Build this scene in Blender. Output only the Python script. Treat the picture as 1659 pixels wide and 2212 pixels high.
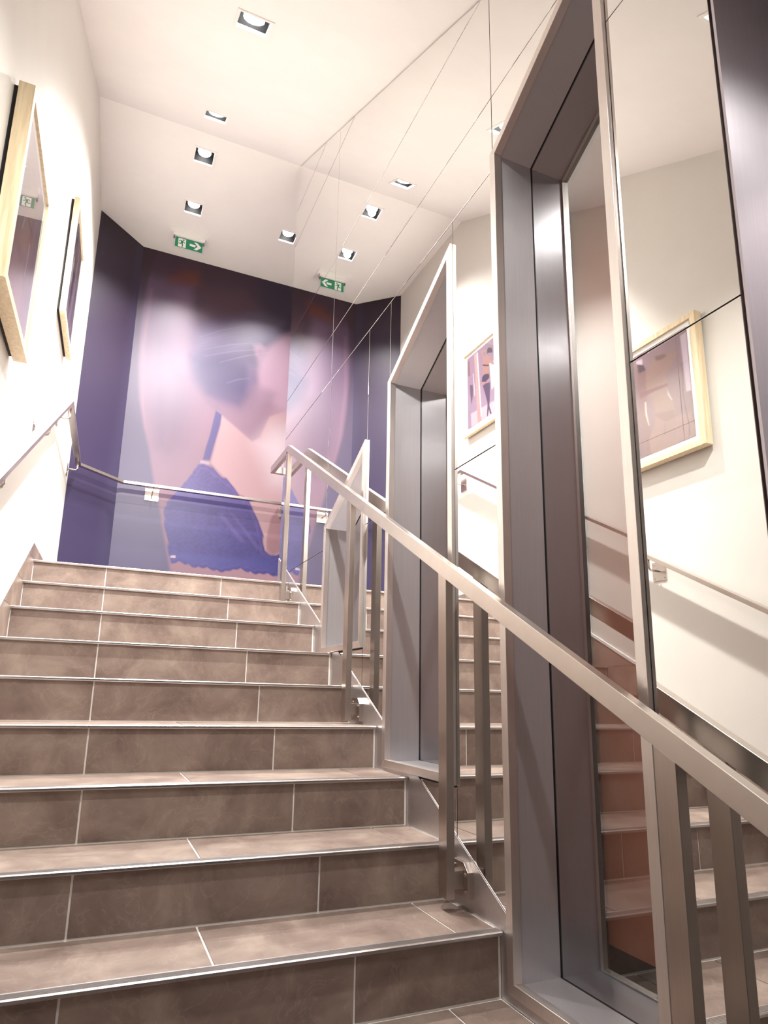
import bpy, bmesh, math, random
import numpy as np
from mathutils import Matrix, Vector
random.seed(7)
for o in list(bpy.data.objects): bpy.data.objects.remove(o)
scn = bpy.context.scene
COL = scn.collection

# ---------------------------------------------------------------- camera
W, H = 1659, 2212
FPX = 1377.03
cam_d = bpy.data.cameras.new('camera')
cam_d.sensor_fit = 'VERTICAL'
cam_d.sensor_height = 36.0
cam_d.sensor_width = 27.0
cam_d.lens = FPX / H * 36.0
cam_d.shift_x = 38.06 / H
cam_d.shift_y = 103.14 / H
cam_d.clip_start = 0.02
cam = bpy.data.objects.new('camera', cam_d)
COL.objects.link(cam)
RC = ((0.921717, -0.387224, 0.022269), (0.101834, 0.186200, -0.977220), (0.374257, 0.902988, 0.211056))
right, down, fwd = Vector(RC[0]), Vector(RC[1]), Vector(RC[2])
mc = Matrix((right, -down, -fwd)).transposed().to_4x4()
mc.translation = Vector((-1.1, 0.0, 0.78))
cam.matrix_world = mc
scn.camera = cam

# ---------------------------------------------------------------- world, exposure
wld = bpy.data.worlds.new('world'); scn.world = wld
wld.use_nodes = True
wld.node_tree.nodes['Background'].inputs[0].default_value = (1.0, 0.95, 0.9, 1)
wld.node_tree.nodes['Background'].inputs[1].default_value = 0.05
vs = scn.view_settings
vs.view_transform = 'Standard'; vs.look = 'None'; vs.gamma = 1.0
vs.use_curve_mapping = False
vs.exposure = 1.65
LAMP_PART = {-1.15: 0.02, 0.45: 0.09, 1.145: 0.42, 2.47: 1.7, 4.445: 0.85, 5.04: 0.6, 5.043: 0.6}    # the lower lamps are turned down
LAMP_W = 124.0          # power of each ceiling downlight
LAMP_COL = (1.0, 0.99, 0.955)

# ---------------------------------------------------------------- the plan (metres; mirror face is the plane X = 0)
RISE, GO = 0.1663, 0.293
def YK(k): return 1.61 + (k - 1) * GO          # nosing line of step k
def ZK(k): return 0.154 + (k - 1) * RISE       # underside of the nosing of step k
LIP = 0.012
LANDING = ZK(9) + LIP
ZC, YC, SC = 4.92, 4.22, 0.585                 # flat ceiling height, crease, slope below it
def ceil(y): return ZC if y > YC else ZC - SC * (YC - y)
def XW(y): return -1.515 + 0.022 * (y - 2.97)  # face of the left wall
K0 = -6                                        # lowest step built
YB = -3.0                                      # wall behind the camera

# ---------------------------------------------------------------- materials
def srgb(r, g, b):
    f = lambda c: (c / 12.92 if c <= 0.04045 else ((c + 0.055) / 1.055) ** 2.4)
    return (f(r / 255), f(g / 255), f(b / 255), 1)
def new_mat(name):
    m = bpy.data.materials.new(name); m.use_nodes = True
    return m, m.node_tree, m.node_tree.nodes['Principled BSDF']
def noise_to(nt, scale, detail=4, rough=0.6, vec=None, coord='Object'):
    tc = nt.nodes.new('ShaderNodeTexCoord'); n = nt.nodes.new('ShaderNodeTexNoise')
    n.inputs['Scale'].default_value = scale; n.inputs['Detail'].default_value = detail
    n.inputs['Roughness'].default_value = rough
    if vec:
        mp = nt.nodes.new('ShaderNodeMapping'); mp.inputs['Scale'].default_value = vec
        nt.links.new(tc.outputs[coord], mp.inputs[0]); nt.links.new(mp.outputs[0], n.inputs['Vector'])
    else:
        nt.links.new(tc.outputs[coord], n.inputs['Vector'])
    return n
def ramp(nt, src, stops):
    r = nt.nodes.new('ShaderNodeValToRGB')
    while len(r.color_ramp.elements) < len(stops): r.color_ramp.elements.new(0.5)
    for e, (p, c) in zip(r.color_ramp.elements, stops): e.position = p; e.color = c
    nt.links.new(src, r.inputs[0]); return r
def bump(nt, bs, src, strength, dist=0.002):
    b = nt.nodes.new('ShaderNodeBump'); b.inputs['Strength'].default_value = strength
    b.inputs['Distance'].default_value = dist
    nt.links.new(src, b.inputs['Height']); nt.links.new(b.outputs[0], bs.inputs['Normal'])
def paint_mat(name, col, rough=0.6, var=0.03, bmp=0.15):
    m, nt, bs = new_mat(name)
    n = noise_to(nt, 3.0)
    lo = tuple(c * (1 - var) for c in col[:3]) + (1,)
    r = ramp(nt, n.outputs['Fac'], [(0.35, lo), (0.65, col)])
    nt.links.new(r.outputs[0], bs.inputs['Base Color'])
    bs.inputs['Roughness'].default_value = rough
    n2 = noise_to(nt, 160.0, 2)
    bump(nt, bs, n2.outputs['Fac'], bmp, 0.001)
    return m
def plain(name, col, rough=0.5, metal=0.0):
    m, nt, bs = new_mat(name)
    n = noise_to(nt, 40.0, 2)
    r = ramp(nt, n.outputs['Fac'], [(0.3, tuple(c * 0.94 for c in col[:3]) + (1,)), (0.7, col)])
    nt.links.new(r.outputs[0], bs.inputs['Base Color'])
    bs.inputs['Roughness'].default_value = rough; bs.inputs['Metallic'].default_value = metal
    return m
def steel(name, col, rough, vec=(6, 6, 220), metal=1.0, bmp=0.06, aniso=0.0):
    m, nt, bs = new_mat(name)
    bs.inputs['Metallic'].default_value = metal
    n = noise_to(nt, 1.0, 3, 0.7, vec)
    lo = tuple(c * 0.93 for c in col[:3]) + (1,)
    r = ramp(nt, n.outputs['Fac'], [(0.3, lo), (0.7, col)])
    nt.links.new(r.outputs[0], bs.inputs['Base Color'])
    big = noise_to(nt, 7.0, 3)
    mr = nt.nodes.new('ShaderNodeMapRange')
    mr.inputs['To Min'].default_value = rough * 0.85; mr.inputs['To Max'].default_value = rough * 1.2
    nt.links.new(big.outputs['Fac'], mr.inputs['Value'])
    nt.links.new(mr.outputs[0], bs.inputs['Roughness'])
    bump(nt, bs, n.outputs['Fac'], bmp, 0.0004)
    if aniso:
        bs.inputs['Anisotropic'].default_value = aniso
        tv = nt.nodes.new('ShaderNodeCombineXYZ'); tv.inputs[0].default_value = 1.0
        nt.links.new(tv.outputs[0], bs.inputs['Tangent'])
    return m
def tile_mat():
    m, nt, bs = new_mat('brown_stone_tile')
    oi = nt.nodes.new('ShaderNodeObjectInfo')
    tc = nt.nodes.new('ShaderNodeTexCoord')
    off = nt.nodes.new('ShaderNodeVectorMath'); off.operation = 'MULTIPLY_ADD'
    off.inputs[1].default_value = (1, 1, 1)
    cmb = nt.nodes.new('ShaderNodeCombineXYZ')
    mul = nt.nodes.new('ShaderNodeMath'); mul.operation = 'MULTIPLY'; mul.inputs[1].default_value = 37.0
    nt.links.new(oi.outputs['Random'], mul.inputs[0])
    for i in range(3): nt.links.new(mul.outputs[0], cmb.inputs[i])
    nt.links.new(tc.outputs['Object'], off.inputs[0]); nt.links.new(cmb.outputs[0], off.inputs[2])
    a = nt.nodes.new('ShaderNodeTexNoise'); a.inputs['Scale'].default_value = 5.5; a.inputs['Detail'].default_value = 9
    a.inputs['Roughness'].default_value = 0.62; a.inputs['Distortion'].default_value = 0.5
    nt.links.new(off.outputs[0], a.inputs['Vector'])
    r = ramp(nt, a.outputs['Fac'], [(0.28, TILE_LO), (0.5, TILE_MID), (0.74, TILE_HI)])
    # faint pale hairline veins
    v = nt.nodes.new('ShaderNodeTexNoise'); v.inputs['Scale'].default_value = 7.0; v.inputs['Detail'].default_value = 6
    v.inputs['Distortion'].default_value = 1.6
    nt.links.new(off.outputs[0], v.inputs['Vector'])
    vr = ramp(nt, v.outputs['Fac'], [(0.485, (0, 0, 0, 1)), (0.5, (1, 1, 1, 1)), (0.515, (0, 0, 0, 1))])
    mx = nt.nodes.new('ShaderNodeMix'); mx.data_type = 'RGBA'
    sc = nt.nodes.new('ShaderNodeMath'); sc.operation = 'MULTIPLY'; sc.inputs[1].default_value = 0.14
    nt.links.new(vr.outputs[0], sc.inputs[0]); nt.links.new(sc.outputs[0], mx.inputs['Factor'])
    nt.links.new(r.outputs[0], mx.inputs['A']); mx.inputs['B'].default_value = srgb(196, 180, 160)
    nt.links.new(mx.outputs['Result'], bs.inputs['Base Color'])
    rr = nt.nodes.new('ShaderNodeMapRange'); rr.inputs['To Min'].default_value = 0.34; rr.inputs['To Max'].default_value = 0.5
    nt.links.new(a.outputs['Fac'], rr.inputs['Value']); nt.links.new(rr.outputs[0], bs.inputs['Roughness'])
    bump(nt, bs, a.outputs['Fac'], 0.12, 0.002)
    return m
TILE_LO, TILE_MID, TILE_HI = srgb(108, 90, 83), srgb(135, 117, 108), srgb(163, 146, 134)

M_WALL = paint_mat('wall_paint', srgb(224, 219, 212))
M_CEIL = paint_mat('ceiling_paint', srgb(246, 243, 240), 0.7)
M_TILE = tile_mat()
M_GROUT = plain('pale_grout', srgb(238, 232, 226), 0.8)
M_ALU = steel('nosing_aluminium', srgb(214, 208, 206), 0.30, (200, 6, 6))
M_JAMB = steel('brushed_steel_lining', srgb(202, 199, 202), 0.34, (260, 260, 5), 0.7, 0.05, 0.8)
M_FRAME = steel('satin_steel_frame', srgb(226, 217, 212), 0.40, (220, 220, 8))
M_RAIL = steel('handrail_steel', srgb(212, 202, 194), 0.30, (14, 14, 14), bmp=0.04)
M_POST = steel('post_steel', srgb(196, 184, 176), 0.30, (160, 160, 6))
M_PANEL = steel('dark_brushed_steel', srgb(205, 196, 202), 0.36, (260, 260, 4), 0.35, 0.05, 0.6)
M_SKIRT = steel('skirting_steel', srgb(206, 200, 200), 0.42, (90, 90, 90))
M_BLACK = plain('black_gap', srgb(22, 16, 18), 0.7)
M_BACKER = plain('dark_brown_backing', srgb(70, 48, 46), 0.7)
M_BROWN = paint_mat('russet_panel', srgb(176, 106, 80), 0.6, 0.04, 0.05)
M_TRIM = paint_mat('white_trim', srgb(245, 243, 240), 0.4, 0.01, 0.02)
M_BULB, _nt, _b = new_mat('lamp_glow')
_b.inputs['Base Color'].default_value = (1, 1, 1, 1)
_b.inputs['Emission Color'].default_value = (1.0, 0.98, 0.95, 1); _b.inputs['Emission Strength'].default_value = 5.0
M_HOUS = plain('lamp_housing', srgb(9, 8, 11), 0.6, 0.0)

m, nt, bs = new_mat('mirror'); M_MIRROR = m
bs.inputs['Metallic'].default_value = 1.0; bs.inputs['Roughness'].default_value = 0.0
mn = noise_to(nt, 0.8, 1)
mrp = ramp(nt, mn.outputs['Fac'], [(0.3, (0.90, 0.895, 0.88, 1)), (0.7, (0.925, 0.92, 0.905, 1))])
nt.links.new(mrp.outputs[0], bs.inputs['Base Color'])

def clear_glass(name, ior, tint=(1, 1, 1, 1), faces=1):
    m = bpy.data.materials.new(name); m.use_nodes = True
    nt = m.node_tree; nt.nodes.clear()
    out = nt.nodes.new('ShaderNodeOutputMaterial'); mix = nt.nodes.new('ShaderNodeMixShader')
    tr = nt.nodes.new('ShaderNodeBsdfTransparent'); gl = nt.nodes.new('ShaderNodeBsdfGlossy'); fr = nt.nodes.new('ShaderNodeFresnel')
    tr.inputs[0].default_value = tint; gl.inputs['Roughness'].default_value = 0.0
    gl.inputs['Color'].default_value = (1, 1, 1, 1)
    fr.inputs['IOR'].default_value = ior
    ge = nt.nodes.new('ShaderNodeNewGeometry'); inv = nt.nodes.new('ShaderNodeMath'); inv.operation = 'SUBTRACT'; inv.inputs[0].default_value = 1.0
    mu = nt.nodes.new('ShaderNodeMath'); mu.operation = 'MULTIPLY'
    nt.links.new(ge.outputs['Backfacing'], inv.inputs[1]); nt.links.new(inv.outputs[0], mu.inputs[0])
    # several parallel glass faces: 1 - (1 - F) ^ faces
    om = nt.nodes.new('ShaderNodeMath'); om.operation = 'SUBTRACT'; om.inputs[0].default_value = 1.0
    pw = nt.nodes.new('ShaderNodeMath'); pw.operation = 'POWER'; pw.inputs[1].default_value = faces
    o2 = nt.nodes.new('ShaderNodeMath'); o2.operation = 'SUBTRACT'; o2.inputs[0].default_value = 1.0
    nt.links.new(fr.outputs[0], om.inputs[1]); nt.links.new(om.outputs[0], pw.inputs[0]); nt.links.new(pw.outputs[0], o2.inputs[1]); nt.links.new(o2.outputs[0], mu.inputs[1])
    nt.links.new(mu.outputs[0], mix.inputs[0]); nt.links.new(tr.outputs[0], mix.inputs[1]); nt.links.new(gl.outputs[0], mix.inputs[2])
    nt.links.new(mix.outputs[0], out.inputs[0])
    return m
M_PANE = clear_glass('window_glass', 1.52, (0.92, 0.95, 0.97, 1), 4)
M_PICGLASS = clear_glass('picture_glass', 1.5, (1, 1, 1, 1), 2)
def wood_mat():
    m, nt, bs = new_mat('pale_ash_wood')
    n = noise_to(nt, 1.0, 5, 0.65, (70, 70, 4))
    r = ramp(nt, n.outputs['Fac'], [(0.3, srgb(206, 182, 146)), (0.55, srgb(228, 208, 174)), (0.75, srgb(238, 224, 196))])
    nt.links.new(r.outputs[0], bs.inputs['Base Color']); bs.inputs['Roughness'].default_value = 0.45
    bump(nt, bs, n.outputs['Fac'], 0.08, 0.0006)
    return m
M_WOOD = wood_mat()
M_MAT = plain('white_mount', srgb(246, 243, 238), 0.7)
def print_mat(name, rough):
    m, nt, bs = new_mat(name)
    vc = nt.nodes.new('ShaderNodeVertexColor'); vc.layer_name = 'ink'
    n = noise_to(nt, 420.0, 2)
    mx = nt.nodes.new('ShaderNodeMix'); mx.data_type = 'RGBA'; mx.blend_type = 'OVERLAY'
    mx.inputs['Factor'].default_value = 0.10
    nt.links.new(vc.outputs['Color'], mx.inputs['A']); nt.links.new(n.outputs['Fac'], mx.inputs['B'])
    nt.links.new(mx.outputs['Result'], bs.inputs['Base Color'])
    bs.inputs['Roughness'].default_value = rough
    return m
M_MURAL = print_mat('mural_print', 0.46)
M_PRINT = print_mat('photo_print', 0.5)

# ---------------------------------------------------------------- mesh helpers
def mesh_obj(name, verts, faces, mat, parent=None, kind=None, smooth=False):
    me = bpy.data.meshes.new(name); me.from_pydata([tuple(v) for v in verts], [], faces)
    me.validate(); me.update()
    bm = bmesh.new(); bm.from_mesh(me); bmesh.ops.recalc_face_normals(bm, faces=bm.faces); bm.to_mesh(me); bm.free()
    if smooth:
        for p in me.polygons: p.use_smooth = True
    o = bpy.data.objects.new(name, me); me.materials.append(mat); COL.objects.link(o)
    if parent: o.parent = parent
    if kind: o['kind'] = kind
    return o
class MB:
    def __init__(s): s.v = []; s.f = []
    def add(s, vs, fs):
        n = len(s.v); s.v += [tuple(v) for v in vs]; s.f += [tuple(i + n for i in f) for f in fs]
    def box(s, x0, x1, y0, y1, z0, z1):
        s.add([(x0, y0, z0), (x1, y0, z0), (x1, y1, z0), (x0, y1, z0), (x0, y0, z1), (x1, y0, z1), (x1, y1, z1), (x0, y1, z1)],
              [(0, 3, 2, 1), (4, 5, 6, 7), (0, 1, 5, 4), (1, 2, 6, 5), (2, 3, 7, 6), (3, 0, 4, 7)])
    def prism(s, poly, x0, x1):                 # polygon in (Y,Z) pushed along X
        n = len(poly)
        s.add([(x0, y, z) for y, z in poly] + [(x1, y, z) for y, z in poly],
              [tuple(range(n)), tuple(range(2 * n - 1, n - 1, -1))] + [(i, (i + 1) % n, (i + 1) % n + n, i + n) for i in range(n)])
    def prismW(s, poly, o0, o1):                # same against the left wall: offsets from its face
        n = len(poly)
        s.add([(XW(y) + o0, y, z) for y, z in poly] + [(XW(y) + o1, y, z) for y, z in poly],
              [tuple(range(n)), tuple(range(2 * n - 1, n - 1, -1))] + [(i, (i + 1) % n, (i + 1) % n + n, i + n) for i in range(n)])
    def prismY(s, poly, y0, y1):                # polygon in (X,Z) pushed along Y
        n = len(poly)
        s.add([(x, y0, z) for x, z in poly] + [(x, y1, z) for x, z in poly],
              [tuple(range(n)), tuple(range(2 * n - 1, n - 1, -1))] + [(i, (i + 1) % n, (i + 1) % n + n, i + n) for i in range(n)])
    def tube(s, pts, r, seg=10):
        pts = [Vector(p) for p in pts]; rings = []
        for i, p in enumerate(pts):
            d = (pts[min(i + 1, len(pts) - 1)] - pts[max(i - 1, 0)]).normalized()
            a = d.orthogonal().normalized(); 
            if abs(d.z) < 0.9: a = d.cross(Vector((0, 0, 1))).normalized()
            b = d.cross(a).normalized()
            rings.append([p + r * (a * math.cos(t * 2 * math.pi / seg) + b * math.sin(t * 2 * math.pi / seg)) for t in range(seg)])
        vs = [v for g in rings for v in g]; fs = []
        for i in range(len(pts) - 1):
            for t in range(seg):
                fs.append((i * seg + t, i * seg + (t + 1) % seg, (i + 1) * seg + (t + 1) % seg, (i + 1) * seg + t))
        fs.append(tuple(range(seg))[::-1]); fs.append(tuple(range((len(pts) - 1) * seg, len(pts) * seg)))
        s.add(vs, fs)
    def out(s, name, mat, parent=None, kind=None, bev=0.0, smooth=False):
        o = mesh_obj(name, s.v, s.f, mat, parent, kind, smooth)
        if bev:
            md = o.modifiers.new('bevel', 'BEVEL'); md.width = bev; md.segments = 2; md.limit_method = 'ANGLE'
            md.angle_limit = math.radians(40)
        return o
def thing(name, label, cat, loc=(0, 0, 0), group=None):
    o = bpy.data.objects.new(name, None); o.empty_display_size = 0.1; COL.objects.link(o)
    o['label'] = label; o['category'] = cat
    if group: o['group'] = group
    HOME[o.name] = Vector(loc)
    return o
HOME = {}
def clip(poly, a, b, c):                        # keep a*y + b*z <= c
    out = []
    for i in range(len(poly)):
        p, q = poly[i], poly[(i + 1) % len(poly)]
        dp, dq = a * p[0] + b * p[1] - c, a * q[0] + b * q[1] - c
        if dp <= 0: out.append(p)
        if dp * dq < 0:
            t = dp / (dp - dq); out.append((p[0] + t * (q[0] - p[0]), p[1] + t * (q[1] - p[1])))
    return out
def area(poly): return abs(sum(poly[i][0] * poly[(i + 1) % len(poly)][1] - poly[(i + 1) % len(poly)][0] * poly[i][1] for i in range(len(poly)))) / 2 if len(poly) > 2 else 0

# ---------------------------------------------------------------- ceiling, with square openings for the downlights
DOWN = [(-0.72, y) for y in (-1.15, 0.45, 1.145, 2.47, 3.82, 4.445, 5.04)] + [(0.132, 5.043)]
HS = 0.075
def cells(lo, hi, cuts): return sorted(set([lo, hi] + [c for c in cuts if lo < c < hi]))
xs = cells(-1.75, 1.6, [v for x, y in DOWN for v in (x - HS, x + HS)])
YLOW = -0.9
ys = cells(YB, 6.0, [YC, YLOW] + [v for x, y in DOWN for v in (y - HS, y + HS)])
def cz(y): return ceil(max(y, YLOW))
vs_, fs_, idx = [], [], {}
def vid(x, y):
    if (x, y) not in idx: idx[(x, y)] = len(vs_); vs_.append((x, y, cz(y)))
    return idx[(x, y)]
for i in range(len(xs) - 1):
    for j in range(len(ys) - 1):
        mx_, my_ = (xs[i] + xs[i + 1]) / 2, (ys[j] + ys[j + 1]) / 2
        if any(abs(mx_ - x) < HS and abs(my_ - y) < HS for x, y in DOWN): continue
        fs_.append((vid(xs[i], ys[j]), vid(xs[i + 1], ys[j]), vid(xs[i + 1], ys[j + 1]), vid(xs[i], ys[j + 1])))
ce = mesh_obj('ceiling', vs_, fs_, M_CEIL, None, 'structure')

# ---------------------------------------------------------------- left wall, mural wall, the rest of the shell
ZBOT = ZK(K0) - RISE + LIP
mb = MB()
y0, y1 = YB, 5.42
mb.add([(XW(y0) - 0.12, y0, ZBOT - 0.2), (XW(y1) - 0.12, y1, ZBOT - 0.2), (XW(y1), y1, ZBOT - 0.2), (XW(y0), y0, ZBOT - 0.2),
        (XW(y0) - 0.12, y0, 5.1), (XW(y1) - 0.12, y1, 5.1), (XW(y1), y1, 5.1), (XW(y0), y0, 5.1)],
       [(0, 3, 2, 1), (4, 5, 6, 7), (0, 1, 5, 4), (1, 2, 6, 5), (2, 3, 7, 6), (3, 0, 4, 7)])
mb.out('wall_left', M_WALL, None, 'structure')
PC = (XW(5.395), 5.395)                         # left wall / mural corner
PK = (-1.088, 5.734)                            # kink of the mural wall
mb = MB()
mb.add([(PC[0] - 0.02, PC[1] + .004, 1.2), (PK[0], PK[1] + .004, 1.2), (1.6, PK[1] + .004, 1.2), (1.6, 5.9, 1.2), (PC[0] - 0.02, 5.9, 1.2),
        (PC[0] - 0.02, PC[1] + .004, 5.1), (PK[0], PK[1] + .004, 5.1), (1.6, PK[1] + .004, 5.1), (1.6, 5.9, 5.1), (PC[0] - 0.02, 5.9, 5.1)],
       [(0, 1, 6, 5), (1, 2, 7, 6), (2, 3, 8, 7), (3, 4, 9, 8), (4, 0, 5, 9), (0, 4, 3, 2, 1), (5, 6, 7, 8, 9)])
mb.out('wall_back', M_WALL, None, 'structure')
mb = MB(); mb.box(1.6, 1.7, 4.0, 5.9, 1.2, 5.1); mb.out('wall_landing', M_WALL, None, 'structure')
mb = MB(); mb.box(-1.9, 0.5, YB - 0.1, YB, ZBOT - 0.2, 2.4); mb.out('wall_front', M_BACKER, None, 'structure')
mb = MB(); mb.box(-1.72, 1.6, YK(9) + 0.32, 5.9, LANDING - 0.2, LANDING); mb.out('floor', M_TILE, None, 'structure')
mb = MB(); mb.box(-1.75, 0.0, YB, YK(K0) + 0.014, ZBOT - 0.2, ZBOT); mb.out('floor_lower', M_TILE, None, 'structure')

# windows in the mirror wall: (near Y, far Y, sill Z, head Z at far end, head slope)
WIN = [(1.043, 1.585, 0.027, 2.643, 0.578), (1.858, 2.42, 0.512, 2.178, 0.557), (2.675, 3.25, 1.0, 1.70, 0.52)]
TH = 0.45
G = 0.008
wall = MB()
ycut = [0.749]
for a, b, *_ in WIN: ycut += [a, b]
ycut += [4.247]
def wbox(poly):
    if area(poly) > 1e-5: wall.prism(poly, 0.007, TH)
def stairline(y): return 0.154 + 0.567 * (y - 1.61)
segs = [(YB, -0.557, None), (0.749, 1.043, None)]
for i, w in enumerate(WIN):
    segs.append((w[0], w[1], w))
    segs.append((w[1], WIN[i + 1][0] if i < 2 else 4.247, None))
for a, b, w in segs:
    top = [(a, cz(a) + 0.02), (b, cz(b) + 0.02)]
    lowa = ZBOT - 0.2 if a < 0.8 else stairline(a) - 0.6
    lowb = ZBOT - 0.2 if a < 0.8 else stairline(b) - 0.6
    if w is None:
        pl = [(a, lowa), (b, lowb), (b, cz(b) + .02)]
        if a < YLOW < b: pl.append((YLOW, cz(YLOW) + .02))
        if a < YC < b: pl.append((YC, cz(YC) + .02))
        pl.append((a, cz(a) + .02)); wbox(pl)
    else:
        h = lambda y: w[3] + w[4] * (w[1] - y)
        wbox([(a, lowa), (b, lowb), (b, w[2]), (a, w[2])])
        wbox([(a, h(a)), (b, h(b)), (b, cz(b) + .02), (a, cz(a) + .02)])
wall.prism([(-0.557, ZBOT - .2), (0.749, ZBOT - .2), (0.749, cz(0.749) + .02), (-0.557, cz(-0.557) + .02)], TH - 0.004, TH + 0.1)
for bx in ((0.007, 0.125, -0.55, 0.74), (0.275, TH - .012, -0.55, 0.74), (0.125, 0.275, -0.55, 0.195), (0.125, 0.275, 0.345, 0.74)): wall.box(bx[0], bx[1], bx[2], bx[3], 2.46, 2.56)   # soffit with a square opening
wall_r = wall.out('wall_right', M_BACKER, None, 'structure')

# mirror panels: every pane a part of its own
ROWS = [-3.0, 1.574, 2.59, 2.894, 3.403, 4.195, 4.51, 6.0]
UPPER = [(0.752, 1.043, None), (1.043, 1.585, 0), (1.585, 3.25, None), (3.25, 4.247, None)]   # above the 2.59 m joint the panes are wider
COLS = [(0.752, 1.043, None), (1.043, 1.585, 0), (1.585, 1.858, None), (1.858, 2.42, 1), (2.42, 2.675, None), (2.675, 3.25, 2), (3.25, 4.247, None)]
g2 = 0.0018
for r in range(len(ROWS) - 1):
    for a, b, wi in (COLS if ROWS[r] < 2.5 else UPPER):
        base = [(a + g2, ROWS[r] + g2), (b - g2, ROWS[r] + g2), (b - g2, ROWS[r + 1] - g2), (a + g2, ROWS[r + 1] - g2)]
        base = clip(base, 0.567, -1, 0.567 * 1.61 - 0.154 + 0.35)
        base = clip(base, -SC, 1, ZC - SC * YC - 0.007)
        base = clip(base, 0, 1, ZC - 0.006)
        parts = [base]
        if wi is not None:
            w = WIN[wi]
            parts = [clip(base, 0, 1, w[2] - G), clip(base, -w[4], -1, -(w[3] + w[4] * w[1]) - G)]
        for pl in parts:
            if area(pl) > 1e-4:
                q = MB(); q.prism(pl, 0.0, 0.006); q.out('mirror_panel', M_MIRROR, wall_r, bev=0.0008)
# steel-clad opening in the near part of the same wall: far reveal (seen edge-on past the mirror), back and near reveal
for nm, bx in (('steel_panel', (0.0, TH - .012, 0.7405, 0.7465)), ('steel_panel', (TH - .010, TH - .004, -0.55, 0.7465)), ('steel_panel', (0.0, TH - .012, -0.5565, -0.5505))):
    q = MB(); q.box(bx[0], bx[1], bx[2], bx[3], ZBOT - .1, cz(max(bx[2], YLOW)) - 0.004 if bx[3] - bx[2] < .1 else cz(-0.55) - .004); q.out(nm, M_PANEL, wall_r)

# ---------------------------------------------------------------- steel-lined windows
FW, XF, XL, XG, XBK = 0.030, -0.013, 0.014, 0.145, 0.290
for n, (a, b, zb, zt, s) in enumerate(WIN):
    win = bpy.data.objects.new('window_%d' % (n + 1), None); COL.objects.link(win); win['kind'] = 'structure'
    HOME[win.name] = Vector((0, (a + b) / 2, zb))
    h = lambda y: zt + s * (b - y)
    fh = FW * math.sqrt(1 + s * s)
    e = 0.0015
    # front frame: four mitred bars
    fr = [('frame_stile', [(b, zb), (b, h(b)), (b - FW, h(b - FW) - fh), (b - FW, zb + FW)]),
          ('frame_stile', [(a, zb), (a + FW, zb + FW), (a + FW, h(a + FW) - fh), (a, h(a))]),
          ('frame_sill', [(a, zb), (b, zb), (b - FW, zb + FW), (a + FW, zb + FW)]),
          ('frame_head', [(a, h(a)), (a + FW, h(a + FW) - fh), (b - FW, h(b - FW) - fh), (b, h(b))])]
    for nm, pl in fr:
        q = MB(); q.prism(pl, XF, XL); q.out(nm, M_FRAME, win, bev=0.0012)
    # black shadow gap round the frame, flush with the mirror
    q = MB(); gq = G - 0.0015
    q.prism([(a - gq, zb), (a, zb), (a, h(a)), (a - gq, h(a - gq))], 0.001, 0.0065); q.prism([(b, zb), (b + gq, zb), (b + gq, h(b + gq)), (b, h(b))], 0.001, 0.0065)
    q.prism([(a - gq, zb - gq), (b + gq, zb - gq), (b + gq, zb), (a - gq, zb)], 0.001, 0.0065)
    q.prism([(a - gq, h(a - gq)), (b + gq, h(b + gq)), (b + gq, h(b + gq) + gq), (a - gq, h(a - gq) + gq)], 0.001, 0.0065)
    q.out('shadow_gap', M_BLACK, win)
    # lining before and behind the pane, set back a few millimetres from the frame's inner edge
    st = 0.005
    ya, yb, z0 = a + FW - st, b - FW + st, zb + FW - st
    hz = lambda y: h(y) - fh + st
    t = 0.006
    for (x0, x1) in ((XL, XG - 0.003), (XG + 0.006, XBK)):
        q = MB(); q.prism([(yb, z0), (yb + t, z0 - t), (yb + t, hz(yb) + t), (yb, hz(yb))], x0, x1); q.out('jamb', M_JAMB, win)
        q = MB(); q.prism([(ya, z0), (ya - t, z0 - t), (ya - t, hz(ya) + t), (ya, hz(ya))], x0, x1); q.out('jamb', M_JAMB, win)
        q = MB(); q.prism([(ya, z0), (yb, z0), (yb + t, z0 - t), (ya - t, z0 - t)], x0, x1); q.out('sill', M_JAMB, win)
        q = MB(); q.prism([(ya, hz(ya)), (yb, hz(yb)), (yb + t, hz(yb) + t), (ya - t, hz(ya) + t)], x0, x1); q.out('head', M_JAMB, win)
    q = MB(); q.prism([(ya - t, z0 - t), (yb + t, z0 - t), (yb + t, hz(yb) + t), (ya - t, hz(ya) + t)], XG, XG + 0.004); q.out('glass_pane', M_PANE, win)
    # dark seal round the pane
    q = MB()
    for x0, x1 in ((XG - 0.003, XG), (XG + 0.004, XG + 0.006)):
        q.prism([(yb, z0), (yb + t, z0 - t), (yb + t, hz(yb) + t), (yb, hz(yb))], x0, x1)
        q.prism([(ya, z0), (ya - t, z0 - t), (ya - t, hz(ya) + t), (ya, hz(ya))], x0, x1)
        q.prism([(ya, z0), (yb, z0), (yb + t, z0 - t), (ya - t, z0 - t)], x0, x1)
        q.prism([(ya, hz(ya)), (yb, hz(yb)), (yb + t, hz(yb) + t), (ya - t, hz(ya) + t)], x0, x1)
    q.out('seal', M_BLACK, win)
    # the russet back of the case stands on a black plinth
    q = MB(); q.prism([(a - .02, zb + 0.078), (b + .02, zb + 0.078), (b + .02, h(b) + .02), (a - .02, h(a) + .02)], 0.335, 0.345); q.out('back_panel', M_BROWN, win)
    q = MB(); q.box(0.338, 0.346, a - .02, b + .02, zb - .05, zb + 0.0775); q.out('plinth', M_BLACK, win)

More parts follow.
